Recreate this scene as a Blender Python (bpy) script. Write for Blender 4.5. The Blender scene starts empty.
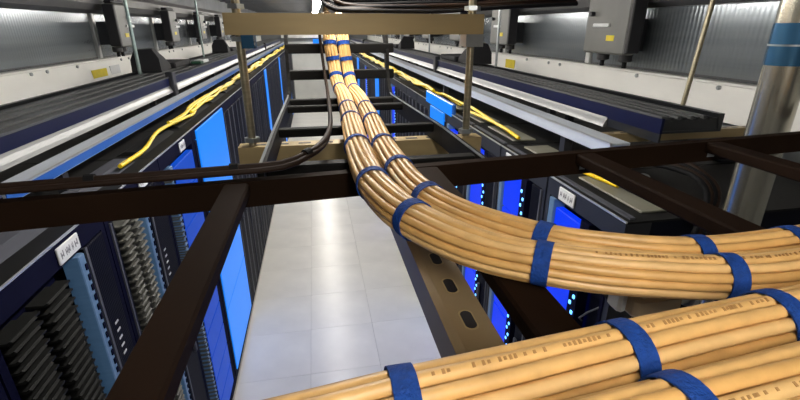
import bpy, math, random
from mathutils import Vector, Matrix
random.seed(7)
S = bpy.context.scene
COL = S.collection
H = 2.75                       # camera height above the floor; heights below are often written H + dz

# ------------------------------------------------------------------ camera, world, exposure
cam_d = bpy.data.cameras.new('camera')
cam = bpy.data.objects.new('camera', cam_d); COL.objects.link(cam)
cam_d.sensor_width = 36.0
cam_d.lens = 36.0 * 435.0 / 800.0
cam_d.clip_start = 0.01
cam.location = (0, 0, H)
cam.rotation_euler = (math.radians(90 - 21.574), 0, math.radians(-10.654))
S.camera = cam
S.view_settings.view_transform = 'Standard'
S.view_settings.look = 'None'
S.view_settings.gamma = 1.0
S.view_settings.exposure = 0.0
S.view_settings.use_curve_mapping = False
w = bpy.data.worlds.new('world'); S.world = w; w.use_nodes = True
w.node_tree.nodes['Background'].inputs[0].default_value = (0.05, 0.055, 0.065, 1)
w.node_tree.nodes['Background'].inputs[1].default_value = 0.3
LAMP_STRENGTH = 55.0           # the tubes of the linear lamps over the aisle

# ------------------------------------------------------------------ materials
M = {}
def mat(name, col, rough=0.5, metal=0.0, noise=None, bump=None, emit=None, spec=0.5, alpha=None):
    """noise=(scale, amount, stretch) varies the colour; bump=(scale, strength, stretch, kind) relief"""
    m = bpy.data.materials.new(name); m.use_nodes = True
    nt = m.node_tree; b = nt.nodes['Principled BSDF']
    b.inputs['Base Color'].default_value = (*col, 1)
    b.inputs['Roughness'].default_value = rough
    b.inputs['Metallic'].default_value = metal
    b.inputs['Specular IOR Level'].default_value = spec
    def coords(stretch):
        tc = nt.nodes.new('ShaderNodeTexCoord'); mp = nt.nodes.new('ShaderNodeMapping')
        mp.inputs['Scale'].default_value = stretch
        nt.links.new(tc.outputs['Object'], mp.inputs['Vector']); return mp.outputs['Vector']
    if noise:
        n = nt.nodes.new('ShaderNodeTexNoise'); n.inputs['Scale'].default_value = noise[0]
        n.inputs['Detail'].default_value = 5
        nt.links.new(coords(noise[2]), n.inputs['Vector'])
        r = nt.nodes.new('ShaderNodeMapRange')
        r.inputs['From Min'].default_value = 0.3; r.inputs['From Max'].default_value = 0.7
        r.inputs['To Min'].default_value = 1 - noise[1]; r.inputs['To Max'].default_value = 1 + noise[1] * 0.6
        nt.links.new(n.outputs['Fac'], r.inputs['Value'])
        mx = nt.nodes.new('ShaderNodeMix'); mx.data_type = 'RGBA'; mx.blend_type = 'MULTIPLY'
        mx.inputs['Factor'].default_value = 1
        mx.inputs[6].default_value = (*col, 1)
        nt.links.new(r.outputs['Result'], mx.inputs[7])
        nt.links.new(mx.outputs[2], b.inputs['Base Color'])
    if bump:
        k = bump[3] if len(bump) > 3 else 'noise'
        if k == 'wave':
            t = nt.nodes.new('ShaderNodeTexWave'); t.inputs['Scale'].default_value = bump[0]; out = t.outputs['Fac']
            t.bands_direction = 'Y'
        elif k == 'dots':
            t = nt.nodes.new('ShaderNodeTexVoronoi'); t.inputs['Scale'].default_value = bump[0]; out = t.outputs['Distance']
            t.inputs['Randomness'].default_value = 0
        else:
            t = nt.nodes.new('ShaderNodeTexNoise'); t.inputs['Scale'].default_value = bump[0]; out = t.outputs['Fac']
        nt.links.new(coords(bump[2]), t.inputs['Vector'])
        bp = nt.nodes.new('ShaderNodeBump'); bp.inputs['Strength'].default_value = bump[1]; bp.inputs['Distance'].default_value = 0.004
        nt.links.new(out, bp.inputs['Height']); nt.links.new(bp.outputs['Normal'], b.inputs['Normal'])
    if emit:
        b.inputs['Emission Color'].default_value = (*emit[0], 1); b.inputs['Emission Strength'].default_value = emit[1]
    if alpha is not None: b.inputs['Alpha'].default_value = alpha
    M[name] = m
    return m
U1 = (1, 1, 1)
mat('tile', (0.77, 0.75, 0.68), 0.27, noise=(2.2, 0.10, (1, 1, 1)))
mat('slab', (0.42, 0.41, 0.36), 0.7, noise=(4, .1, U1))
mat('ceiling', (0.16, 0.16, 0.17), 0.6, noise=(3, .2, U1))
mat('deck', (0.20, 0.205, 0.215), 0.5, metal=.3, noise=(3, .15, U1))
mat('wall', (0.22, 0.23, 0.24), 0.6, noise=(3, .15, U1))
mat('band', (0.88, 0.87, 0.83), 0.3, metal=.0, noise=(5, .08, (1, .4, 1)))
mat('duct_panel', (0.27, 0.30, 0.325), 0.17, metal=.5, noise=(1.2, .25, (1, .15, 9)), bump=(10.5, .30, (0, 1, 0), 'wave'))
mat('post', (0.60, 0.61, 0.60), 0.35, metal=.3, noise=(6, .08, U1))
mat('beam', (0.20, 0.195, 0.19), 0.5, metal=.2, noise=(4, .15, U1))
mat('dark_frame', (0.018, 0.019, 0.024), 0.45, noise=(7, .2, U1))
mat('rack_black', (0.005, 0.006, 0.013), 0.6, noise=(9, .25, U1), spec=.1)
mat('rack_navy', (0.0035, 0.004, 0.018), 0.7, noise=(6, .2, U1), spec=.06)
mat('door_mesh', (0.0025, 0.003, 0.009), 0.55, bump=(90, .5, U1, 'dots'), noise=(8, .2, U1), spec=.05)
mat('rack_top', (0.012, 0.012, 0.012), 0.6, noise=(5, .25, U1), spec=.15)
mat('rack_lid', (0.20, 0.195, 0.15), 0.45, noise=(6, .2, U1))
mat('bright_edge', (0.62, 0.63, 0.62), 0.3, metal=.6, noise=(9, .08, U1))
mat('grey_frame', (0.075, 0.078, 0.095), 0.5, noise=(7, .1, U1), spec=.3)
mat('finger', (0.085, 0.085, 0.075), 0.5, noise=(20, .15, U1))
mat('finger_dark', (0.009, 0.0093, 0.009), 0.6, noise=(20, .15, U1), spec=.2)
mat('azure', (0.004, 0.06, 0.22), 0.35, noise=(2, .10, U1), emit=((0.006, 0.21, 0.86), 0.95), spec=.15)
mat('blue_panel', (0.003, 0.03, 0.20), 0.45, noise=(3, .15, U1), emit=((0.002, 0.06, 0.50), 0.7), spec=.12)
mat('blue_glow', (0.002, 0.01, 0.2), 0.4, noise=(9, .2, (1, 1, 3)), emit=((0.0015, 0.035, 0.80), 1.0), spec=.15)
mat('led', (0.2, 0.5, 0.9), 0.3, noise=(9, .05, U1), emit=((0.16, 0.50, 1.0), 1.8))
mat('pale_strip', (0.10, 0.17, 0.28), 0.35, noise=(9, .12, (1, 1, 8)), emit=((0.10, 0.26, 0.50), 0.12))
mat('label', (0.66, 0.67, 0.68), 0.5, noise=(30, .05, U1))
mat('ink', (0.20, 0.20, 0.22), 0.6, noise=(30, .2, U1))
mat('yellow_sticker', (0.78, 0.62, 0.01), 0.45, noise=(20, .08, U1))
mat('silver', (0.19, 0.195, 0.20), 0.35, metal=.25, noise=(8, .10, (4, .3, 4)))
mat('aluminium', (0.66, 0.71, 0.78), 0.30, metal=.3, noise=(8, .10, (4, .3, 4)))
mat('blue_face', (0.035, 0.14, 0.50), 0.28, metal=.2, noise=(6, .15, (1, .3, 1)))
mat('navy_face', (0.003, 0.006, 0.040), 0.45, metal=.0, noise=(5, .2, (1, .3, 1)), spec=.15)
mat('tray_black', (0.012, 0.013, 0.015), 0.38, noise=(6, .25, (1, .3, 1)))
mat('slat_grey', (0.065, 0.067, 0.068), 0.42, noise=(6, .2, (1, .3, 1)))
mat('brown_rail', (0.015, 0.0075, 0.004), 0.7, noise=(9, .25, U1), spec=.05)
mat('dark_rail', (0.008, 0.0075, 0.007), 0.6, metal=.0, noise=(9, .2, U1), spec=.08)
mat('strut', (0.42, 0.315, 0.155), 0.4, metal=.35, noise=(7, .15, (.5, 3, 3)))
mat('strut_grey', (0.30, 0.215, 0.115), 0.42, metal=.2, noise=(7, .15, U1))
mat('rod', (0.33, 0.29, 0.20), 0.34, metal=.7, noise=(30, .15, (1, 1, 6)), bump=(260, .25, (0, 0, 1)))
mat('rod_pale', (0.30, 0.38, 0.36), 0.4, metal=.5, noise=(30, .15, (1, 1, 6)))
mat('zinc', (0.42, 0.45, 0.46), 0.3, metal=.8, noise=(20, .15, U1))
mat('pipe', (0.55, 0.52, 0.43), 0.24, metal=.9, noise=(7, .12, (2, 2, .6)))
mat('pipe_band', (0.06, 0.19, 0.36), 0.18, metal=.6, noise=(7, .15, U1))
mat('sheath', (0.64, 0.385, 0.14), 0.42, noise=(55, .16, (1, 1, 1)), bump=(140, .06, U1))
mat('sheath_pale', (0.67, 0.425, 0.175), 0.42, noise=(50, .14, (1, 1, 1)), bump=(140, .06, U1))
mat('sheath_deep', (0.60, 0.345, 0.115), 0.42, noise=(50, .16, (1, 1, 1)), bump=(140, .06, U1))
mat('strap', (0.006, 0.045, 0.235), 0.75, noise=(180, .25, U1), bump=(420, .5, U1), spec=.25)
mat('dark_cable', (0.022, 0.011, 0.006), 0.6, noise=(30, .25, U1), spec=.2)
mat('print', (0.36, 0.19, 0.06), 0.6, noise=(60, .2, U1))
mat('black_cable', (0.010, 0.010, 0.011), 0.65, noise=(30, .2, U1), spec=.12)
mat('green_cable', (0.02, 0.07, 0.04), 0.45, noise=(30, .2, U1))
mat('red_cable', (0.05, 0.022, 0.013), 0.6, noise=(30, .2, U1))
mat('yellow_cable', (0.85, 0.60, 0.001), 0.4, noise=(30, .12, U1))
mat('box_grey', (0.15, 0.15, 0.138), 0.45, metal=.1, noise=(6, .12, U1))
mat('box_dark', (0.014, 0.013, 0.015), 0.5, noise=(6, .2, U1))
mat('black_cloth', (0.010, 0.010, 0.012), 0.8, noise=(14, .2, U1))
mat('white_plastic', (0.66, 0.67, 0.66), 0.4, noise=(9, .06, U1))
mat('tan_block', (0.42, 0.33, 0.22), 0.5, noise=(20, .15, U1))
mat('lamp_body', (0.6, 0.6, 0.6), 0.4, noise=(9, .05, U1))
mat('tube', (0.9, 0.9, 0.9), 0.4, noise=(9, .02, U1), emit=((1.0, 0.95, 0.87), LAMP_STRENGTH))
mat('white_wall', (0.86, 0.87, 0.85), 0.45, noise=(2, .08, U1))

# ------------------------------------------------------------------ mesh helpers
class MB:
    def __init__(s): s.v = []; s.f = []
    def add(s, vs, fs):
        o = len(s.v); s.v += [tuple(v) for v in vs]; s.f += [tuple(i + o for i in f) for f in fs]; return s
    def box(s, x0, x1, y0, y1, z0, z1, c=0.0):
        if x0 > x1: x0, x1 = x1, x0
        if y0 > y1: y0, y1 = y1, y0
        if z0 > z1: z0, z1 = z1, z0
        if c <= 0:
            vs = [(x, y, z) for z in (z0, z1) for y in (y0, y1) for x in (x0, x1)]
            return s.add(vs, [(0, 2, 3, 1), (4, 5, 7, 6), (0, 1, 5, 4), (2, 6, 7, 3), (0, 4, 6, 2), (1, 3, 7, 5)])
        c = min(c, (x1 - x0) * .45, (y1 - y0) * .45, (z1 - z0) * .45)
        def ring(z, d):
            a, b, e, g = x0 + d, x1 - d, y0 + d, y1 - d
            return [(a + c, e, z), (b - c, e, z), (b, e + c, z), (b, g - c, z), (b - c, g, z), (a + c, g, z), (a, g - c, z), (a, e + c, z)]
        rs = [ring(z0, c * .7), ring(z0 + c, 0), ring(z1 - c, 0), ring(z1, c * .7)]
        return s.loft(rs)
    def loft(s, rings, cap=True, close=False):
        n = len(rings[0]); vs = [p for r in rings for p in r]; fs = []
        m = len(rings)
        for i in range(m if close else m - 1):
            j2 = (i + 1) % m
            for k in range(n):
                k2 = (k + 1) % n
                fs.append((i * n + k, i * n + k2, j2 * n + k2, j2 * n + k))
        if cap and not close:
            fs.append(tuple(reversed(range(n)))); fs.append(tuple((m - 1) * n + k for k in range(n)))
        return s.add(vs, fs)
    def prism_y(s, prof, y0, y1):                 # profile in (x, z) swept along y
        return s.loft([[(x, y0, z) for x, z in prof], [(x, y1, z) for x, z in prof]])
    def prism_x(s, prof, x0, x1):                 # profile in (y, z) swept along x
        return s.loft([[(x0, y, z) for y, z in prof], [(x1, y, z) for y, z in prof]])
    def cyl(s, p, q, r, n=12, r2=None):
        p = Vector(p); q = Vector(q); d = (q - p).normalized()
        a = d.orthogonal().normalized(); b = d.cross(a)
        r2 = r if r2 is None else r2
        R = lambda c, rr: [c + a * rr * math.cos(t) + b * rr * math.sin(t) for t in (2 * math.pi * k / n for k in range(n))]
        return s.loft([R(p, r), R(q, r2)])
    def lathe(s, base, prof, n=16):               # prof = [(r, z)]
        bx, by, bz = base
        return s.loft([[(bx + r * math.cos(2 * math.pi * k / n), by + r * math.sin(2 * math.pi * k / n), bz + z) for k in range(n)] for r, z in prof])
    def tube(s, pts, r, n=8):
        fr = frames(pts); R = r if isinstance(r, list) else [r] * len(fr)
        return s.loft([[p + a * r * math.cos(2 * math.pi * k / n) + b * r * math.sin(2 * math.pi * k / n) for k in range(n)] for (p, t, a, b), r in zip(fr, R)])
    def build(s, name, m, parent=None, smooth=False, kind=None):
        me = bpy.data.meshes.new(name); me.from_pydata(s.v, [], s.f); me.update()
        me.materials.append(M[m])
        import bmesh
        bm = bmesh.new(); bm.from_mesh(me); bmesh.ops.recalc_face_normals(bm, faces=bm.faces); bm.to_mesh(me); bm.free()
        if smooth:
            me.polygons.foreach_set('use_smooth', [True] * len(me.polygons))
            me.set_sharp_from_angle(angle=math.radians(50))
        o = bpy.data.objects.new(name, me); COL.objects.link(o)
        if parent: o.parent = parent
        if kind: o['kind'] = kind
        return o
def frames(pts):
    pts = [Vector(p) for p in pts]; out = []; a = None
    for i, p in enumerate(pts):
        t = (pts[min(i + 1, len(pts) - 1)] - pts[max(i - 1, 0)]).normalized()
        if a is None:
            a = t.cross(Vector((0, 0, 1)))
            if a.length < .1: a = t.cross(Vector((1, 0, 0)))
            a.normalize()
        else:
            a = (a - t * a.dot(t)).normalized()
        out.append((p, t, a, t.cross(a)))
    return out
def spline(ctrl, step=.02):
    """Catmull-Rom through the control points, resampled roughly every `step`"""
    c = [Vector(p) for p in ctrl]; c = [2 * c[0] - c[1]] + c + [2 * c[-1] - c[-2]]; out = []
    for i in range(1, len(c) - 2):
        L = (c[i + 1] - c[i]).length; n = max(2, int(L / step))
        for k in range(n):
            t = k / n; p0, p1, p2, p3 = c[i - 1:i + 3]
            out.append(.5 * ((2 * p1) + (p2 - p0) * t + (2 * p0 - 5 * p1 + 4 * p2 - p3) * t * t + (3 * p1 - p0 - 3 * p2 + p3) * t ** 3))
    out.append(c[-2]); return out
def tag(o, label, cat, group=None, kind=None):
    o['label'] = label; o['category'] = cat
    if group: o['group'] = group
    if kind: o['kind'] = kind
    return o
def thing(name, label, cat, loc=(0, 0, 0), group=None):
    o = bpy.data.objects.new(name, None); COL.objects.link(o); o.location = loc; o.empty_display_size = .05
    return tag(o, label, cat, group)
def struct(o): o['kind'] = 'structure'; return o
def dup(root, loc, label, group=None):
    r = root.copy(); COL.objects.link(r); r.location = loc; r['label'] = label
    if group: r['group'] = group
    for ch in list(root.children):
        c = ch.copy(); COL.objects.link(c); c.parent = r
        for g in list(ch.children):
            d = g.copy(); COL.objects.link(d); d.parent = c
    return r
ORD = ['first', 'second', 'third', 'fourth', 'fifth', 'sixth', 'seventh', 'eighth', 'ninth', 'tenth', 'eleventh', 'twelfth', 'thirteenth',
       'fourteenth', 'fifteenth', 'sixteenth', 'seventeenth', 'eighteenth', 'nineteenth', 'twentieth', 'twenty-first', 'twenty-second',
       'twenty-third', 'twenty-fourth', 'twenty-fifth', 'twenty-sixth', 'twenty-seventh', 'twenty-eighth', 'twenty-ninth', 'thirtieth',
       'thirty-first', 'thirty-second', 'thirty-third']

# ------------------------------------------------------------------ lamps over the aisle
def make_lamp():
    t = thing('linear_lamp', '', 'lamp', (0.085, 0, H + .30), 'linear lamps over the aisle')
    MB().prism_y([(-.055, .0), (.055, .0), (.045, .05), (-.045, .05)], 0, 1.2).build('housing', 'lamp_body', t)
    MB().prism_y([(.05 * math.cos(a), -.05 * math.sin(a)) for a in [math.pi * k / 10 for k in range(11)]], .01, 1.19).build('diffuser', 'tube', t)
    for y in (.15, 1.05): MB().cyl((0, y, .05), (0, y, .30), .004, 6).build('hanger', 'zinc', t)
    return t
lamp0 = make_lamp()
YL = [-1.35, .95, 2.4, 3.8, 5.6, 7.0, 8.4, 9.8, 11.2, 12.6, 14.0, 15.4, 16.8]
for i, y in enumerate(YL):
    l = '%s linear ceiling lamp over the aisle, counted from the near end' % ORD[i]
    if i == 0: lamp0.location.y = y; lamp0['label'] = l
    else: dup(lamp0, (0.085, y, H + .30), l)

# ------------------------------------------------------------------ setting
XL, XR, Y0, Y1 = -2.0, 2.2, -3.0, 18.6
fl = struct(MB().box(XL - .1, XR + .1, Y0, Y1, -.12, -.012).build('floor', 'slab'))
tile = MB().box(.0009, .5991, .0009, .5991, -.012, 0, .001)
t0 = None
for j in range(33):
    for i in range(3):
        loc = (-.81 + .6 * i, -1.2 + .6 * j, 0)
        if t0 is None: t0 = tile.build('floor_tile', 'tile', fl); o = t0
        else: o = t0.copy(); COL.objects.link(o)
        o.location = loc
ce = struct(MB().box(XL - .1, XR + .1, Y0, Y1, H + .60, H + .66).build('ceiling', 'ceiling'))
r0 = None
for k in range(22):                                                # ribs of the metal deck
    y = 4.0 + k * .66
    if r0 is None: r0 = MB().prism_x([(0, 0), (.1, -.05), (.22, -.05), (.32, 0)], XL, XR).build('deck_rib', 'deck', ce); o = r0
    else: o = r0.copy(); COL.objects.link(o)
    o.location = (0, y, H + .60)
struct(MB().box(XL - .1, XR + .1, Y0 - .1, Y0, -.12, H + .66).build('wall_back', 'wall'))
wf = struct(MB().box(XL - .1, XR + .1, Y1, Y1 + .1, -.12, H + .66).build('wall_far', 'wall'))
MB().box(-.85, 1.03, Y1 - .03, Y1, 0, H - .95).build('panel', 'white_wall', wf)
MB().box(-1.2, 1.4, Y1 - .16, Y1, H - .62, H - .50).build('beam', 'post', wf)
MB().box(-1.2, 1.4, Y1 - .12, Y1, H - .86, H - .80).build('beam', 'blue_face', wf)
MB().box(-1.2, 1.4, Y1 - .12, Y1, H - .36, H - .22).build('beam', 'band', wf)
MB().box(.0, .22, Y1 - .3, Y1 - .16, H - .60, H - .40).build('box', 'azure', wf)

def side_wall(name, X, s, joints):
    """s = direction into the room; joints = where the posts stand"""
    wl = struct(MB().box(X, X - s * .1, Y0, Y1, -.12, H + .66).build(name, 'wall'))
    # pale ledge under the panels
    MB().prism_y([(X, H - .48), (X + s * .07, H - .47), (X + s * .055, H - .285), (X + s * .08, H - .280), (X + s * .08, H - .268), (X, H - .268)], Y0 + .01, Y1 - .2).build('ledge', 'band', wl)
    # bulkhead along the top
    MB().prism_y([(X, H + .125), (X + s * .10, H + .15), (X + s * .14, H + .20), (X + s * .14, H + .27), (X + s * .10, H + .32), (X, H + .32)], Y0 + .01, Y1 - .2).build('bulkhead', 'beam', wl)
    for a, b in zip(joints[:-1], joints[1:]):
        MB().box(X, X + s * .012, a + .035, b - .035, H - .262, H + .122, .004).build('duct_panel', 'duct_panel', wl)
        MB().box(X, X + s * .014, a + .04, b - .04, H - .266, H - .25).build('seal', 'dark_frame', wl)
    for y in joints:
        MB().box(X, X + s * .035, y - .025, y + .025, H - .265, H + .124, .006).build('post', 'post', wl)
    m = MB()
    for a in joints[:-1]:
        for d in (.35, .55, 1.0): m.cyl((X + s * .05, a + d, H - .30), (X + s * .068, a + d, H - .30), .012, 8)
    m.build('bolts', 'zinc', wl, kind='stuff')
    return wl
JL = [-1.5, .0, 1.6, 3.2, 4.76, 6.4, 8.1, 9.7, 11.3, 12.9, 14.5, 16.1]
JR = [-1.5, .0, 1.7, 3.35, 5.0, 6.65, 8.3, 9.9, 11.5, 13.1, 14.7, 16.3]
wl = side_wall('wall_left', XL, 1, JL)
wr = side_wall('wall_right', XR, -1, JR)
MB().box(XL + .06, XL + .066, 4.42, 4.72, H - .42, H - .35).build('yellow_sticker', 'yellow_sticker', wl)
MB().box(XL + .06, XL + .066, 4.80, 5.02, H - .44, H - .34).build('white_sticker', 'label', wl)
MB().box(XR - .066, XR - .06, 4.62, 4.86, H - .415, H - .325).build('yellow_sticker', 'yellow_sticker', wr)

# ------------------------------------------------------------------ server racks
RH = 2.16
def rack(side, wdt, spec, label, loc, group, top='plain', top_lid=None):
    """side = +1: cabinet reaches to -x (left row), front faces +x.  spec = [(kind, y0, y1)] along the front"""
    t = thing('server_rack', label, 'rack', loc, group)
    D = lambda d: -side * d                                # depth behind the front plane
    m = MB()
    m.box(D(.10), D(1.12), .005, wdt - .005, .05, RH - .012)       # body
    m.box(D(.03), D(1.1), .02, wdt - .02, 0, .05)                   # plinth
    m.build('cabinet', 'rack_black', t)
    f = MB()
    f.box(D(0), D(.10), .004, .03, .05, RH - .012); f.box(D(0), D(.10), wdt - .03, wdt - .004, .05, RH - .012)
    f.box(D(.0), D(.10), .03, wdt - .03, RH - .085, RH - .012); f.box(D(0), D(.10), .03, wdt - .03, .05, .10)
    f.build('frame', 'rack_navy' if side > 0 else 'dark_frame', t)
    MB().box(D(.006), D(1.12), .003, wdt - .003, RH - .012, RH - .004).build('top_cover', 'rack_top', t)
    MB().box(D(-.002), D(.004), .003, wdt - .003, RH - .008, RH - .002).build('bright_edge', 'bright_edge', t)  # highlight on the top front edge, painted as a thin pale strip
    if top_lid:
        MB().box(D(top_lid[0]), D(top_lid[1]), .06, wdt - .07, RH - .004, RH + .004, .003).build('lid', 'rack_lid', t)
        MB().box(D(top_lid[0] - .075), D(top_lid[0] - .055), .02, wdt - .02, RH - .004, RH + .003).build('top_strip', 'grey_frame', t)
    else:
        g = MB().prism_y([(D(.08), RH - .004), (D(.12), RH + .016), (D(.17), RH + .016), (D(.21), RH - .004)], .06, wdt - .06)
        g.build('top_ridge', 'grey_frame' if top == 'ridge' else 'rack_top', t)
    for sp in spec:
        k, a, b = sp[:3]
        if k == 'door':
            d = MB().box(D(-.004), D(.03), a, b, .10, RH - .09, .004).build('door', 'door_mesh', t)
            MB().box(D(-.02), D(-.004), b - .045, b - .02, 1.0, 1.18, .004).build('handle', 'grey_frame', d)
            mk = MB()
            for q in range(5 if len(sp) > 3 else 0): mk.box(D(-.006), D(-.003), a + .05, a + .075, 1.72 - q * .035, 1.728 - q * .035)
            if mk.v: mk.build('markings', 'label', d, kind='stuff')
            return_edge = MB().box(D(-.006), D(.03), a, a + .012, .10, RH - .09).build('door_edge', 'grey_frame', d)
        elif k in ('fingers', 'fingers_dark'):
            mtl = 'finger' if k == 'fingers' else 'finger_dark'
            cm = MB().box(D(.04), D(.10), a, b, .10, RH - .09).build('cable_manager', 'rack_navy', t)
            cols = [(a + .012, (a + b) / 2 - .012), ((a + b) / 2 + .012, b - .012)]
            fr = len(sp) > 3 and sp[3]
            z = .16; base = None; acc = MB()
            while z < RH - .13:
                for ci, (p, q) in enumerate(cols):
                    yy = .5 * (p + q)
                    mm = MB()
                    mm.prism_y([(D(.045), z), (D(-.012), z + .002), (D(-.024), z + .011), (D(-.016), z + .015), (D(-.008), z + .009), (D(.045), z + .010)], p, q - (q - p) * .25)
                    mm.box(D(.03), D(-.01), q - (q - p) * .25, q, z + .002, z + .008)
                    if fr: mm.build('finger', mtl, cm)
                    else: acc.add(mm.v, mm.f)
                z += .031
            if not fr: acc.build('fingers', mtl, cm, kind='stuff')
        elif k == 'strip':
            st = MB().box(D(-.004), D(.05), a, b, .12, RH - .10, .003).build('light_strip', 'pale_strip', t)
            z = .16; acc = MB()
            while z < RH - .14: acc.box(D(-.008), D(-.003), a + (b - a) * .55, b - .006, z, z + .022); z += .04
            acc.build('slots', 'rack_navy', st, kind='stuff')
        elif k == 'blue':
            n = 10; hh = (RH - .24) / n
            for q in range(n):
                MB().box(D(.0), D(.04), a, b, .12 + q * hh + .004, .12 + (q + 1) * hh - .004, .003).build('blue_panel', 'blue_panel', t)
        elif k == 'azure':
            for (z0, z1) in ((.12, .70), (.704, 1.40), (1.404, RH - .03)):
                MB().box(D(-.010), D(.03), a, b, z0, z1, .004).build('blue_panel', 'azure', t)
            MB().box(D(-.006), D(.05), b, b + .02, .10, RH - .09).build('side_post', 'rack_navy', t)
        elif k == 'glow':
            n = 9; hh = (RH - .24) / n
            for q in range(n):
                MB().box(D(.004), D(.04), a, b, .12 + q * hh + .005, .12 + (q + 1) * hh - .005, .003).build('glowing_panel', 'blue_glow', t)
        elif k == 'leds':
            st = MB().box(D(.0), D(.05), a, b, .12, RH - .10).build('led_column', 'rack_navy', t)
            z = .20; acc = MB(); q = 0
            while z < RH - .16:
                y = .5 * (a + b) + (.010 if q % 2 else -.010)
                acc.box(D(-.006), D(.002), y - .008, y + .008, z, z + .015, .004); z += .038; q += 1
            acc.build('leds', 'led', st, kind='stuff')
        elif k == 'post':
            MB().box(D(-.005), D(.05), a, b, .10, RH - .09, .003).build('post', sp[3], t)
        elif k == 'cables':
            bk = MB().box(D(.06), D(.1), a, b, .10, RH - .09).build('backing', 'rack_black', t)
            for q in range(9):
                z = RH - .22 - q * .16
                MB().tube([(D(.02), a + .01, z), (D(-.01), a + (b - a) * .35, z - .05), (D(-.005), a + (b - a) * .7, z - .11), (D(.03), b - .01, z - .15)], .004, 6).build('patch_cord', 'grey_frame', bk)
        elif k == 'label':
            lb = MB().box(D(-.008), D(-.001), a, b, RH - .075, RH - .02, .002).build('label_plate', 'label', t)
            pr = MB(); n = 5
            # tiny marks: two short words and figures, too small to read
            for q, (u0, u1) in enumerate(((.10, .22), (.32, .40), (.43, .52), (.62, .68), (.76, .90))):
                ww = b - a
                ya, yb = (a + ww * u0, a + ww * u1) if side > 0 else (b - ww * u0, b - ww * u1)
                pr.box(D(-.0086), D(-.0078), ya, yb, RH - .052, RH - .046); pr.box(D(-.0086), D(-.0078), ya, ya + (yb - ya) * .25, RH - .06, RH - .038)
                pr.box(D(-.0086), D(-.0078), yb - (yb - ya) * .25, yb, RH - .056, RH - .034)
            pr.build('print', 'ink', lb, kind='stuff')
    return t
GL, GR = 'server racks of the left row', 'server racks of the right row'
zf = -.012
rack(1, .64, [('door', .03, .61)], 'nearest server rack of the left row, plain dark door, cut by the frame edge', (-.81, .36, zf), GL, 'ridge')
rack(1, .65, [('fingers_dark', .03, .36, True), ('label', .335, .46), ('strip', .432, .472), ('door', .48, .62, True)],
     'left row server rack with white label plate beside a dark double column of cable fingers', (-.81, 1.0, zf), GL, 'ridge')
rack(1, .65, [('door', .03, .06), ('fingers', .075, .31, True), ('strip', .355, .395), ('door', .42, .62, True), ('label', .36, .45)],
     'left row server rack with pale double cable fingers beside a thin blue strip', (-.81, 1.65, zf), GL, 'ridge')
rack(1, .66, [('fingers', .07, .13), ('strip', .14, .185), ('blue', .21, .62), ('label', .36, .47)],
     'left row server rack with a stack of deep blue panels before the bright azure door', (-.81, 2.30, zf), GL)
rack(1, 1.04, [('post', .03, .08, 'rack_navy'), ('azure', .09, 1.0)], 'wide left row cabinet with the largest bright azure lit door', (-.81, 2.96, zf), GL)
pl = rack(1, .65, [('door', .03, .22), ('post', .225, .24, 'grey_frame'), ('door', .245, .43), ('post', .435, .45, 'grey_frame'), ('door', .455, .62)], '', (-.81, 4.0, zf), GL)
pb = rack(1, .65, [('door', .03, .28), ('azure', .30, .60)], '', (-.81, 7.25, zf), GL)
for k in range(20):
    y = 4.0 + .65 * k; blue = k in (5, 10, 16)
    l = ('left row server rack with narrow azure panel, %s rack beyond the wide azure door' if blue else 'dark left row server rack with grey door edges, %s rack beyond the wide azure door') % ORD[k]
    if k == 0: pl['label'] = l
    elif k == 5: pb['label'] = l
    else: dup(pb if blue else pl, (-.81, y, zf), l)
# right row: the fronts face -x
rack(-1, .525, [('post', .03, .05, 'rack_navy'), ('cables', .05, .185), ('leds', .19, .245), ('glow', .25, .44), ('post', .445, .485, 'pale_strip'), ('label', .30, .415)],
     'nearest right row server rack with white label, blue glow and slanting patch cords', (.99, 1.16, zf), GR, top_lid=(.10, .24))
rack(-1, .525, [('door', .03, .13), ('leds', .19, .245), ('glow', .25, .45), ('post', .46, .50, 'pale_strip'), ('label', .38, .44)],
     'second right row server rack with blue lit strip and column of white leds', (.99, 1.69, zf), GR, top_lid=(.10, .24))
pr = rack(-1, .525, [('door', .03, .17), ('leds', .185, .235), ('glow', .24, .45), ('post', .46, .50, 'pale_strip')], '', (.99, 2.22, zf), GR, top_lid=(.10, .24))
pa = rack(-1, .525, [('post', .02, .05, 'rack_navy'), ('azure', .06, .49)], '', (.99, 3.81, zf), GR, top_lid=(.10, .24))
pd = rack(-1, .525, [('door', .03, .17), ('post', .175, .19, 'grey_frame'), ('door', .195, .34), ('post', .345, .36, 'grey_frame'), ('door', .365, .50)], '', (.99, 3.28, zf), GR)
for k in range(29):
    y = 2.22 + .53 * k
    src, d = (pa, 'bright azure door') if k in (2, 9, 15, 20) else ((pr, 'blue lit strip and leds') if k in (0, 1, 6, 12) else (pd, 'plain dark doors'))
    l = '%s right row server rack from the near end, with %s' % (ORD[k + 2], d)
    if src['label'] == '': src['label'] = l; src.location.y = y
    else: dup(src, (.99, y, zf), l)
# the blue display plate on the top edge of the right row
t = thing('display_plate', 'bright blue lit plate standing on the right rack tops', 'display', (.99, 3.14, H - .62))
MB().box(0, .03, 0, .82, -.012, .09, .006).build('housing', 'blue_face', t)
MB().box(-.004, .0, .015, .805, -.004, .082).build('screen', 'azure', t)

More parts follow.
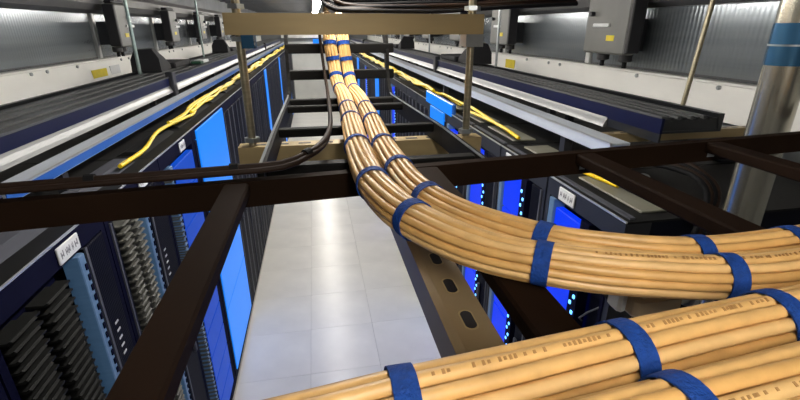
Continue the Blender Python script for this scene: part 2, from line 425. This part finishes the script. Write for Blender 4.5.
# ------------------------------------------------------------------ trunking and trays above the racks
def stand(m, x, y, z0, z1, sx=.02): m.box(x - sx, x + sx, y - .02, y + .02, z0, z1)
def trunking(side, X, ya, yb, ztop, zbot, wd, face, label):
    t = thing('busbar_trunking', label, 'trunking', (X, ya, H + zbot))
    L = yb - ya; h = ztop - zbot; s = side
    MB().prism_y([(0, 0), (0, h), (-s * wd, h), (-s * wd, 0), (-s * (wd - .006), 0), (-s * (wd - .006), h - .008), (-s * .008, h - .008), (-s * .008, 0)], 0, L).build('channel', 'aluminium', t)
    MB().box(s * .001, s * .004, .0, L, .004, h - .006).build('face_tint', face, t)  # on the left trunking this colour paints in a blue reflection
    MB().box(-s * .004, s * .006, 0, L, h - .005, h + .002).build('lip', 'bright_edge', t)
    y = .35
    while y < L:
        m = MB(); m.box(-s * .02, -s * (wd - .02), y, y + .04, H * 0 + (-(H + zbot) + zf + RH - .002), h - .01); m.build('support', 'dark_frame', t); y += 2.0
    return t
trunking(1, -.955, 1.44, 17.0, -.466, -.508, .07, 'blue_face', 'silver trunking with a blue reflection painted on its front over the left racks')
trunking(-1, 1.09, 1.44, 17.0, -.410, -.460, .08, 'aluminium', 'silver trunking with a pale front over the right racks')
def tray(side, X, ya, yb, label, wd, zlip, zmid, ztop):
    t = thing('cable_tray', label, 'cable tray', (X, ya, H + zlip))
    f0 = .34 if side < 0 else 0  # on the right the painted reflection stops short of the near end
    s = side; L = yb - ya; h1 = zmid - zlip; h2 = ztop - zlip
    MB().prism_y([(s * .012, 0), (s * .020, 0), (s * .014, h1 * .35), (s * .004, h1 * .8), (0, h1 + .004), (-s * .01, h1 + .004), (-s * .01, 0)], f0, L).build('reflection_band', 'silver', t)  # pale strip that paints the reflection along the glossy lower side
    MB().prism_y([(0, h1), (0, h2), (-s * .012, h2), (-s * .012, h1)], 0, L).build('side_rail', 'navy_face', t)
    MB().box(-s * .012, -s * (wd - .012), .004, .012, h1, h2 - .004).build('end_cap', 'tray_black', t)
    MB().box(-s * .001, -s * .011, 0, .34, .002, h1).build('end_skirt', 'tray_black', t)
    MB().prism_y([(s * .006, h2), (s * .006, h2 + .010), (-s * .03, h2 + .010), (-s * .03, h2)], 0, L).build('top_rim', 'slat_grey', t)
    MB().prism_y([(-s * wd, h1), (-s * wd, h2 + .012), (-s * (wd - .03), h2 + .012), (-s * (wd - .012), h1)], 0, L).build('side_rail', 'tray_black', t)
    MB().box(-s * .012, -s * (wd - .012), 0, L, h1, h1 + .01).build('bed', 'tray_black', t)
    n = 7
    for q in range(n):                                     # long black slats that close the tray's top
        a = .04 + q * (wd - .08) / n; b = a + (wd - .08) / n - .012
        MB().box(-s * a, -s * b, .0, L, h2 - .012 + .004 * (q % 2), h2 + .001 + .006 * (q % 2), .003).build('slat', 'slat_grey' if q % 2 else 'tray_black', t)
    y = 1.0
    zb = -(H + zlip) + zf + RH
    while y < L:
        for xx in (.08, wd - .08):
            m = MB(); stand(m, -s * xx, y, zb, h1 + .002); m.build('support', 'dark_frame', t)
        y += 2.2
    for y in (3.4, 7.0, 11.0):
        if y < L:
            MB().box(s * .034, -s * .02, y, y + .09, -.03, h2 + .045, .006).build('clamp', 'dark_frame', t)
    return t
tray(1, -1.15, .45, 17.0, 'black slatted cable tray with navy side above the left racks', .41, -.479, -.434, -.371)
tray(-1, 1.36, 1.52, 17.0, 'black slatted cable tray with navy side above the right racks', .29, -.441, -.402, -.340)
# slotted strut under the near end of the right tray, on the rack tops
def slotted_x(name, mtl, x0, x1, yc, z1, label, cat, slots=True, gap=.06):
    t = thing(name, label, cat, ((x0 + x1) / 2, yc, z1 - .041))
    hw = (x1 - x0) / 2
    MB().prism_x([(-.0205, 0), (-.0205, .041), (.0205, .041), (.0205, 0), (.012, 0), (.012, .008), (.0165, .008), (.0165, .037), (-.0165, .037), (-.0165, .008), (-.012, .008), (-.012, 0)], -hw, hw).build('channel', mtl, t)
    if slots:
        m = MB(); x = -hw + .03
        while x < hw - .04:
            m.box(x, x + .028, -.006, .006, .0408, .0416, .005); x += gap
        m.build('slots', 'box_dark', t, kind='stuff')
    return t
slotted_x('slotted_strut', 'strut', 1.20, 2.12, 1.74, H - .444, 'slotted bronze strut lying under the near end of the black right tray', 'strut')
t = thing('support_leg', 'short black stand under the slotted strut at the right tray end', 'stand', (1.95, 1.74, zf + RH))
MB().box(-.02, .02, -.02, .02, -.004, H - .485 - (zf + RH) , .003).build('post', 'dark_frame', t)
MB().box(-.05, .05, -.04, .04, -.004, .006).build('foot', 'dark_frame', t)

# black shrouds lying on the trays against the walls
def shroud(loc, s, label):
    t = thing('black_shroud', label, 'cover', loc, 'black covers lying on the trays')
    rings = []
    for k in range(9):
        u = k / 8; hh = .19 * (1 - .8 * u ** 2.2) + .01 * math.sin(u * 9); wd = .12 - .03 * u
        rings.append([(s * -wd, u * .42, 0), (s * wd, u * .42, 0), (s * wd * .95, u * .42, hh * .6), (s * wd * .6, u * .42, hh), (s * -wd * .6, u * .42, hh * .97), (s * -wd * .95, u * .42, hh * .55)])
    MB().loft(rings).build('hump', 'black_cloth', t, True)
    MB().box(-.13, .13, .40, .95, 0, .05, .012).build('flap', 'black_cloth', t)
    return t
shroud((-1.44, 4.28, H - .360), 1, 'black humped cover lying on the left tray beside the pale rod')
shroud((-1.44, 7.6, H - .360), 1, 'smaller looking black cover farther down the left tray')
o = shroud((1.56, 4.15, H - .326), -1, 'black humped cover lying on the right tray below a grey box')
shroud((1.56, 7.6, H - .326), -1, 'black humped cover farther down the right tray')
t = thing('connector_block', 'white and green connector block beside the left black cover', 'connector', (-1.24, 5.3, H - .356))
MB().box(-.05, .05, 0, .25, 0, .03, .006).build('body', 'white_plastic', t)
MB().box(-.05, .05, -.14, -.01, 0, .025, .006).build('plug', 'green_cable', t)

# ------------------------------------------------------------------ tap-off boxes hanging on the walls
def tapbox(s, X, y, label, wd=.46):
    t = thing('tap_off_box', label, 'electrical box', (X, y, H - .165), 'tap-off boxes along the walls')
    d = .09
    MB().box(0, -s * d, 0, wd, 0, .37, .012).build('housing', 'box_grey', t)
    MB().box(s * .004, -s * d, -.03, .0, .012, .36, .006).build('side_plate', 'box_dark', t)
    MB().box(-s * .02, -s * d, .02, wd - .02, .37, .40, .01).build('top_cap', 'box_dark', t)
    MB().box(-s * .0, s * .012, .18, .36, .17, .195, .004).build('handle', 'white_plastic', t)
    MB().box(-s * .0, s * .003, .12, .20, .085, .12).build('warning_sticker', 'yellow_sticker', t)
    MB().cyl((0, wd - .08, .255), (s * .03, wd - .08, .255), .016, 10).build('knob', 'dark_frame', t)
    for q, y2 in enumerate((.08, wd - .14)):
        g = MB().lathe((-s * .08, y2, 0), [(.035, -.045), (.042, -.04), (.042, 0.002)], 12).build('gland', 'box_dark', t, True)
        MB().cyl((-s * .08, y2, -.044), (-s * .08, y2, -.085), .015, 8).build('cable_stub', 'black_cable', g)
    MB().box(-s * d, -s * (XR - 1.94 - .03), .12, .28, .02, .22).build('bracket', 'dark_frame', t)
    return t
for i, y in enumerate((4.62, 6.22, 7.82, 9.42, 11.02)):
    tapbox(1, -1.715, y, '%s grey electrical box along the left wall, counted from the near end' % ORD[i], .32)
for i, y in enumerate((1.22, 2.61, 4.43, 6.0, 7.7, 9.3, 10.9)):
    tapbox(-1, 1.94, y, '%s grey electrical box along the right wall, counted from the near end' % ORD[i])

# ------------------------------------------------------------------ threaded rods from the ceiling
def rod(x, y, z0, z1, r, mtl, label, nuts=(), lean=0.0):
    t = thing('threaded_rod', label, 'rod', (x, y, H + z0), 'threaded rods hung from the ceiling')
    MB().cyl((0, 0, 0), (lean, 0, z1 - z0), r, 10).build('shaft', mtl, t, True)
    for z in nuts: MB().cyl((0, 0, z - z0), (0, 0, z - z0 + .009), r * 2.1, 6).build('nut', 'zinc', t)
    MB().cyl((lean, 0, z1 - z0 - .012), (lean, 0, z1 - z0), r * 3, 12).build('ceiling_plate', 'zinc', t)
    return t
rod(-.148, 1.0, -.287 - .012, .60, .0085, 'rod', 'left bronze rod carrying the two trapeze struts', (-.296, -.2365, -.0255, .036))
rod(.351, 1.0, -.287 - .012, .60, .0085, 'rod', 'right bronze rod carrying the two trapeze struts', (-.296, -.2365, -.0255, .036))
rod(-1.47, 4.2, -.372, .60, .014, 'rod_pale', 'pale green rod standing at the left tray by the black cover')
rod(-1.47, 6.6, -.372, .60, .012, 'rod_pale', 'second pale rod farther along the left tray')
rod(1.655, 1.75, -.337, .60, .0105, 'rod', 'olive rod crossing the big grey panel on the right', lean=.06)
rod(1.63, 3.92, -.337, .60, .011, 'zinc', 'thin rod before the second grey box on the right')
rod(1.63, 6.4, -.337, .60, .011, 'zinc', 'thin farther rod along the right tray')
# square washers at the left rod under the upper strut
t = slotted_x('strut_channel', 'strut', -.172, .372, 1.0, H + .028, 'upper bronze strut of the trapeze, level with the eye', 'strut', False)
MB().box(-.272 + .010 + .02, -.218, -.024, .024, -.026, .0).build('clamp_plate', 'pipe_band', t)
MB().box(.232, .272, -.024, .024, -.026, .0).build('clamp_plate', 'zinc', t)
t = slotted_x('strut_channel', 'strut', -.178, .385, 1.0, H - .245, 'lower slotted strut of the trapeze under the aisle ladder', 'strut', True, .05)

# ------------------------------------------------------------------ ladder along the aisle, with its vertical bend
t = thing('cable_ladder', 'dark cable ladder running along the aisle and bending up at its far end', 'cable ladder', (0.09, 1.0, H - .245))
def ladder_path(x):
    x0 = x; x = x - .026 if x > .1 else x + .006
    pts = [(x0, .66, -.222), (x0, .9, -.222), (x, 1.42, -.222)]
    for k in range(1, 7):
        a = k / 6 * math.pi / 2; pts.append((x, 1.42 + .11 * math.sin(a), -.222 + .11 * (1 - math.cos(a))))
    pts += [(x, 1.53, -.103)]
    for k in range(1, 7):
        a = k / 6 * math.pi / 2; pts.append((x, 1.64 - .11 * math.cos(a), -.103 + .11 * math.sin(a)))
    pts.append((x, 3.4, .007))
    return pts
for sx in (-.092, .268):
    fr = frames([Vector(p) - Vector((.09, 1.0, -.245)) for p in ladder_path(sx)])
    rings = [[p + Vector((dx, 0, 0)) + n * dn for dx, dn in ((-.005, -.021), (.005, -.021), (.005, .021), (-.005, .021))] for p, tt, n in
             [(p, tt, Vector((1, 0, 0)).cross(tt)) for p, tt, a, b in fr]]
    r_ = MB().loft(rings).build('side_rail', 'dark_rail', t)
    rings = [[p + Vector((dx, 0, 0)) + n * dn for dx, dn in ((-.0055, -.0225), (-.001, -.0225), (-.001, -.0208), (-.0055, -.0208))] for p, tt, n in
             [(p, tt, Vector((1, 0, 0)).cross(tt) * -1) for p, tt, a, b in fr if p.z < .033 and p.y < .5]]
    rg = MB().loft([[q for q in rr] for rr in rings]).build('rail_highlight', 'zinc', r_)  # pale strip standing in for the highlight on the rail's edge
for y in (.70, .975, 1.275, 1.52 - .12):
    MB().box(-.178, .174, y - 1.0 - .013, y - 1.0 + .013, .022, .040, .003).build('rung', 'dark_rail', t)
for z in (-.145, -.062):
    MB().box(-.178, .174, .515, .542, z + .245 - .015, z + .245 + .015, .003).build('rung', 'dark_rail', t)
for y in (1.9, 2.2, 2.5, 2.8, 3.1, 3.36):
    MB().box(-.178, .174, y - 1.0 - .013, y - 1.0 + .013, .242, .260, .003).build('rung', 'dark_rail', t)

# ------------------------------------------------------------------ ladder crossing in front
t = thing('cable_ladder', 'brown cable ladder crossing the whole picture in front of the aisle', 'cable ladder', (0, .62, H - .238))
sl = .0956
def cross_rail(y0, z0, z1, x0=-1.1, x1=1.35):
    pr = [(-.006, z0), (.006, z0), (.006, z0 + .003), (-.002, z0 + .005), (-.002, z1 - .005), (.012, z1 - .003), (.012, z1), (-.006, z1)]
    return MB().loft([[(x, y0 + sl * x + yy, zz) for yy, zz in pr] for x in (x0, x1)])
cross_rail(0, 0, .038).build('side_rail', 'brown_rail', t)
cross_rail(-.56, 0, .038).build('side_rail', 'brown_rail', t)
for xc, wd in ((-.118, .034), (.160, .037), (.450, .036), (.735, .036), (1.02, .036)):
    yf = sl * xc - .004; yn = yf - .55
    MB().box(xc - wd / 2, xc + wd / 2, yn, yf, .018, .037, .003).build('rung', 'brown_rail', t)
    bl = MB(); bl.box(xc - .008, xc + .008, yf - .003, yf + .012, .008, .018); bl.build('rung_clip', 'zinc', t)
# slotted strut that carries the crossing ladder
t = thing('slotted_strut', 'grey brown slotted strut beneath the crossing ladder, pointing down the aisle', 'strut', (.1155, .36, H - .238 - .041))
for (y0, y1) in ((-.30, .27),):
    MB().prism_y([(-.0205, 0), (-.0205, .038), (-.013, .041), (.0205, .041), (.0205, 0), (.0165, 0), (.0165, .036), (-.0165, .036), (-.0165, 0)], y0, y1).build('channel', 'strut_grey', t)
for y in (-.2, -.125, -.06, -.005, .05, .126, .19):
    rr = [(.0052 * math.cos(a) , (.007 if math.sin(a) > 0 else -.007) + .0052 * math.sin(a)) for a in [2 * math.pi * (k + .5) / 16 for k in range(16)]]
    s_ = MB().loft([[(.002 + u, y + v, .0405) for u, v in rr], [(.002 + u, y + v, .0414) for u, v in rr]]).build('slot', 'box_dark', t)
    ro = [(u * 1.28, v * 1.18) for u, v in rr]
    MB().loft([[(.002 + u, y + v, .0402) for u, v in ro], [(.002 + u, y + v, .0411) for u, v in ro]]).build('slot_rim', 'strut', s_)

# splice bracket with bolts between the bundles
t = thing('splice_bracket', 'tan splice block with silver bolts seen between the orange bundles', 'bracket', (.300, .312, H - .256))
MB().box(-.022, .030, -.02, .012, 0, .022, .004).build('block', 'tan_block', t)
MB().box(-.030, -.020, -.008, .012, 0, .040, .003).build('white_tab', 'white_plastic', t)
MB().cyl((.03, -.012, .012), (.085, -.006, .012), .005, 10).build('bolt', 'zinc', t, True)
for x in (.04, .075): MB().cyl((x, -.011, .012), (x + .007, -.0105, .012), .010, 6).build('nut', 'zinc', t)
MB().box(-.02, .16, .012, .030, -.006, .0, .002).build('arm', 'dark_rail', t)

# ------------------------------------------------------------------ orange cable bundles
RB = .0206                                   # bundle radius
def bundle(label, ctrl, straps, seed, rb=RB, prints=None, slim=None):
    rb0 = rb
    rnd = random.Random(seed)
    pts = spline([(x, y, H + z) for x, y, z in ctrl], .014)
    base = pts[len(pts) // 2]
    rb = rb0
    t = thing('cable_bundle', label, 'cable bundle', (base.x, base.y, base.z - rb), 'strapped bundles of orange cables')
    off = Vector((base.x, base.y, base.z - rb))
    fr = frames(pts)
    rs = rb / 5.05
    slots = [(0, 0)] + [(2.03 * rs, 2 * math.pi * k / 6) for k in range(6)] + [(3.98 * rs, 2 * math.pi * (k + .5) / 12) for k in range(12)]
    for si, (rr, a0) in enumerate(slots):
        ph = rnd.uniform(0, 6.28); amp = rnd.uniform(.02, .05); r1 = rs * rnd.uniform(1.03, 1.12); jr = rnd.uniform(-.10, .10) * rs
        path = []; rad = []; d = 0; prev = None
        for p, tt, a, b in fr:
            if prev is not None: d += (p - prev).length
            prev = p
            an = a0 + .35 * math.sin(d * 3.1 + seed) + amp * math.sin(d * 14 + ph)
            q = rr + jr + rs * .07 * math.sin(d * 23 + ph * 2)
            k = slim(p.x) if slim else 1.0
            path.append(p + (a * q * math.cos(an) + b * q * math.sin(an)) * k - off - Vector((0, 0, rb * (1 - k)))); rad.append(r1 * k)
        MB().tube(path, rad, 9).build('cable', rnd.choice(['sheath', 'sheath', 'sheath_pale', 'sheath_deep']), t, True)
        if si in (prints or ()):                       # small jacket print, too small to read
            mk = MB(); n0, n1 = prints[si]; L = len(path)
            fp = frames(path)
            for j in range(int(L * n0), int(L * n1)):
                for u in (.0, .2, .4, .6, .8):
                    if rnd.random() < .3: continue
                    c0 = fp[j][0].lerp(fp[min(j + 1, L - 1)][0], u); tt = fp[j][1]
                    side = tt.cross(Vector((0, 0, 1))).normalized(); nn = (side.cross(tt) * .93 + side * (.37 if side.y < 0 else -.37)).normalized(); sd = nn.cross(tt)
                    c = c0 + nn * r1 * 1.0; hh = rnd.choice((.0009, .0013)); ll = .0008
                    mk.loft([[c + tt * (p * ll) + sd * (q * hh) + nn * e for p, q in ((-1, -1), (1, -1), (1, 1), (-1, 1))] for e in (-.0003, .00015)])
            if mk.v: mk.build('jacket_print', 'print', t.children[-1], kind='stuff')
    for k, sp in enumerate(straps):
        q = Vector((sp[0], sp[1], H + sp[2])); i = min(range(len(fr)), key=lambda j: (fr[j][0] - q).length)
        p, tt, a, b = fr[i]; k_ = slim(p.x) if slim else 1.0; rb = rb0 * k_; p = p - Vector((0, 0, rb0 - rb)); hw = sp[3] if len(sp) > 3 else .0065
        tt = (tt + a * rnd.uniform(-.12, .12)).normalized()
        a = (a - tt * a.dot(tt)).normalized(); b = tt.cross(a)
        def ring(rr, s): return [p + tt * s + a * rr * math.cos(g) + b * rr * math.sin(g) - off for g in (2 * math.pi * j / 28 for j in range(28))]
        st = MB().loft([ring(rb * 1.0, -hw), ring(rb * 1.055, -hw), ring(rb * 1.06, 0), ring(rb * 1.055, hw), ring(rb * 1.0, hw)], cap=False, close=True).build('strap', 'strap', t, True)
        # overlapping free end of the hook and loop strap
        g0 = rnd.uniform(1.2, 2.2)
        arc = [g0 + .09 * j for j in range(8)]
        o1 = [[p + tt * s + a * r_ * math.cos(g) + b * r_ * math.sin(g) - off for (r_, s) in ((rb * 1.05, -hw * .98), (rb * 1.10, -hw * .98), (rb * 1.10, hw * .98), (rb * 1.05, hw * .98))] for g in arc]
        MB().loft(o1).build('strap_end', 'strap', st)
    return t
Z = -.178
SL = lambda x: 1.0 - .13 * max(0.0, min(1.0, (x - .07) / .07))
A = [(.052, 2.7, .036), (.052, 1.80, .036), (.052, 1.62, .026), (.053, 1.535, -.02), (.055, 1.515, -.06), (.062, 1.508, -.11), (.068, 1.475, -.158), (.073, 1.40, Z), (.075, 1.242, Z), (.067, .911, Z), (.059, .68, Z), (.060, .519, Z),
     (.072, .435, Z), (.087, .389, Z), (.112, .343, Z), (.139, .312, Z), (.174, .288, Z), (.208, .270, Z), (.243, .257, Z), (.303, .242, Z), (.378, .240, Z), (.62, .262, Z), (1.1, .31, Z)]
B = [(.096, 2.7, .036), (.096, 1.80, .036), (.096, 1.62, .026), (.097, 1.535, -.02), (.099, 1.515, -.06), (.106, 1.508, -.11), (.112, 1.475, -.158), (.116, 1.40, Z), (.118, 1.235, Z), (.110, .904, Z), (.102, .686, Z), (.103, .573, Z),
     (.107, .490, Z), (.121, .428, Z), (.151, .372, Z), (.193, .323, Z), (.237, .296, Z), (.306, .274, Z), (.42, .276, Z), (.64, .302, Z), (1.1, .352, Z)]
Cc = [(-.7, .085, Z), (-.25, .127, Z), (-.037, .152, Z), (.032, .161, Z), (.089, .1665, Z), (.164, .174, Z), (.226, .180, Z), (.309, .187, Z), (.6, .211, Z), (1.1, .258, Z)]
Dd = [(-.7, .042, Z), (-.25, .084, Z), (-.03, .110, Z), (.082, .123, Z), (.164, .131, Z), (.255, .139, Z), (.6, .167, Z), (1.1, .213, Z)]
bundle('left of the two orange bundles on the aisle ladder, turning right nearest the eye', A,
       [(.055, 1.515, -.04), (.061, 1.508, -.10), (.066, 1.485, -.148), (.073, 1.40, Z), (.070, 1.04, Z), (.067, .89, Z), (.059, .68, Z), (.063, .497, Z), (.087, .389, Z), (.174, .288, Z), (.296, .242, Z), (.50, .25, Z)], 3, prints={16: (.74, .84)}, slim=SL)
bundle('right of the two orange bundles on the aisle ladder, the outer one in the turn', B,
       [(.099, 1.515, -.04), (.105, 1.508, -.10), (.110, 1.485, -.148), (.116, 1.40, Z), (.114, 1.05, Z), (.110, .885, Z), (.102, .69, Z), (.104, .55, Z), (.128, .440, Z), (.190, .324, Z), (.300, .274, Z), (.405, .276, Z)], 5, slim=SL)
bundle('orange bundle straight across the foreground, its left end cut by the lower frame edge', Cc,
       [(.035, .161, Z), (.163, .174, Z), (.285, .185, Z)], 8, prints={16: (.42, .55)})
bundle('nearest orange bundle in the lower right corner', Dd, [(.0, .12, Z), (.160, .138, Z), (.34, .145, Z)], 11, prints={16: (.45, .6)})

# ------------------------------------------------------------------ dark cables
def cable(name, label, ctrl, r, mtl, cat='cable', group=None, ties=(), n=8, step=.03):
    pts = spline([(x, y, H + z) for x, y, z in ctrl], step)
    o = MB().tube(pts, r, n).build(name, mtl, None, True)
    tag(o, label, cat, group)
    fr = frames(pts)
    for tx in ties:
        p, tt, a, b = min(fr, key=lambda f: abs(f[0].x - tx))
        MB().loft([[p + tt * s + a * rr * math.cos(g) + b * rr * math.sin(g) for g in (2 * math.pi * j / 12 for j in range(12))] for rr, s in ((r * 1.0, -.006), (r * 1.5, -.006), (r * 1.5, .006), (r * 1.0, .006))], cap=False, close=True).build('tie', 'black_cable', o)
    return o
for q, (dy, dz, rr, wd) in enumerate(((.0, 0, .0045, 'front'), (.009, .004, .0048, 'upper'), (.017, -.001, .004, 'rear'))):
    cable('dark_cable', 'dark brown cable lying on the crossing ladder rail, %s of three' % wd,
          [(-1.0, .535 + dy, -.190 + dz), (-.60, .571 + dy, -.190 + dz), (-.349, .597 + dy, -.190 + dz), (-.238, .608 + dy, -.190 + dz), (-.123, .619 + dy, -.190 + dz), (-.056, .625 + dy, -.188 + dz), (-.020, .645 + dy, -.180 + dz),
           (.004, .70 + dy, -.178 + dz), (.018 + dz * .3, .80 + dy, -.178 + dz), (.026, .95 + dy, -.178 + dz), (.032, 1.30 + dy, -.178 + dz), (.03, 1.45 + dy, -.14 + dz), (.024, 1.50 + dy * .3, -.05), (.022, 1.51 + dy * .3, .0)], rr, 'dark_cable' if q != 2 else 'black_cable', group='dark cables on the crossing ladder', ties=(-.30, -.122, -.02) if q == 1 else ())
# cables lying on the upper ladder behind the top strut
cols = ['black_cable', 'dark_cable', 'black_cable', 'red_cable', 'green_cable', 'dark_cable', 'black_cable', 'red_cable']
names = ['black', 'brown', 'black', 'reddish', 'green', 'brown', 'black', 'reddish']
rl = random.Random(12)
for q in range(16):
    z = .036 + .0023 * q; x = .035 + .004 * (q % 6); j = lambda a: rl.uniform(-a, a); yy = 1.04 + .011 * (q % 5) + .02 * (q // 5)
    cable('loose_cable', '%s cable from below among the loops above the upper strut, %s' % (ORD[q], names[q % 8]),
          [(x + .62, yy + .05, z + .020 + .0015 * q), (x + .42, yy + j(.01), z + .008 + j(.004)), (x + .25, yy + j(.01), z + .002 + j(.004)), (x + .10, yy + j(.01), z + j(.004)), (x + .02, yy + .015, z + .001),
           (x - .005, yy + .06, z + .018), (x + .0, 1.40, z + .040), (x + .02, 1.9, z + .045), (x + .03, 2.6, z + .04)], .0045, cols[q % 8], group='loose cables above the upper strut')
# loops at the right rack
for q in range(4):
    d = .03 * q
    cable('black_cable', '%s black cable looping over the right tray end behind the pipe' % ['outer', 'second', 'third', 'inner'][q],
          [(1.18 + d, 1.62, -.535), (1.28 + d, 1.45, -.50 + d * .2), (1.34 + d * .6, 1.30, -.505), (1.31 + d * .5, 1.19, -.54), (1.24 + d * .4, 1.13 - .002 * q, -.62), (1.20 + d * .3, 1.12 - .02 * q, -.80)], .011, 'black_cable' if q % 2 == 0 else 'dark_cable', group='black cable loops at the right rack end')
t = thing('connector', 'silver connectors at the black cable loops on the right', 'connector', (1.20, 1.42, H - .585))
MB().box(-.05, .06, -.02, .02, 0, .05, .006).build('body', 'zinc', t)
MB().box(-.02, .03, -.06, -.02, .01, .04, .005).build('plug', 'white_plastic', t)

# yellow fibre cables on the rack tops
rnd = random.Random(4)
def fibre(side, i, ya, yb, label):
    ctrl = []; y = ya; x0 = -.875 if side < 0 else 1.055; k = 0
    base = -.575 if side < 0 else -.572
    while y < yb:
        ctrl.append((x0 + (-side) * 0 + (-1 if side < 0 else 1) * (.01 + .022 * (i % 3) + rnd.uniform(-.012, .018)), y, base + rnd.uniform(.0, .035) + (.012 * (i % 2)))); y += rnd.uniform(.18, .5)
    return cable('fibre_cable', label, ctrl, .010 if ya < 3.4 else .015, 'yellow_cable', group='yellow fibre cables on the rack tops', n=6, step=.05)
for i, (a, b) in enumerate(((2.05, 5.0), (2.9, 7.0), (3.05, 8.0), (3.3, 12.0), (4.6, 16.5), (5.4, 16.8), (7.0, 17.0))):
    fibre(-1, i, a, b, '%s yellow fibre cable from the near end on the left rack tops' % ORD[i])
for i, (a, b) in enumerate(((2.2, 3.2), (2.5, 4.4), (3.3, 6.0), (4.0, 9.0), (4.4, 14.0), (5.0, 16.5), (6.0, 17.0))):
    fibre(1, i, a, b, '%s yellow fibre cable from the near end on the right rack tops' % ORD[i])

cable('fibre_cable', 'short flat yellow cable lying on the lid of the nearest right rack', [(1.13, 1.66, -.589), (1.135, 1.58, -.586), (1.15, 1.50, -.587), (1.16, 1.45, -.588)], .009, 'yellow_cable')
# ------------------------------------------------------------------ the pipe at the right
pts0, pts1 = Vector((1.21, .93, zf)), Vector((1.135, .93, H + .60))
t = thing('metal_pipe', 'thick shiny metal pipe with a blue band at the right edge', 'pipe', pts0)
d = pts1 - pts0
MB().cyl((0, 0, 0), d, .046, 32).build('pipe', 'pipe', t, True)
def on(z): return d * ((z - zf) / d.z)
MB().cyl(on(H - .085), on(H + .012), .0475, 32).build('blue_band', 'pipe_band', t, True)
MB().cyl(on(H - .040), on(H - .036), .0485, 32).build('band_seam', 'zinc', t, True)
MB().cyl(on(zf), on(zf + .02), .08, 24).build('foot_flange', 'zinc', t, True)
bpy.context.view_layer.update()
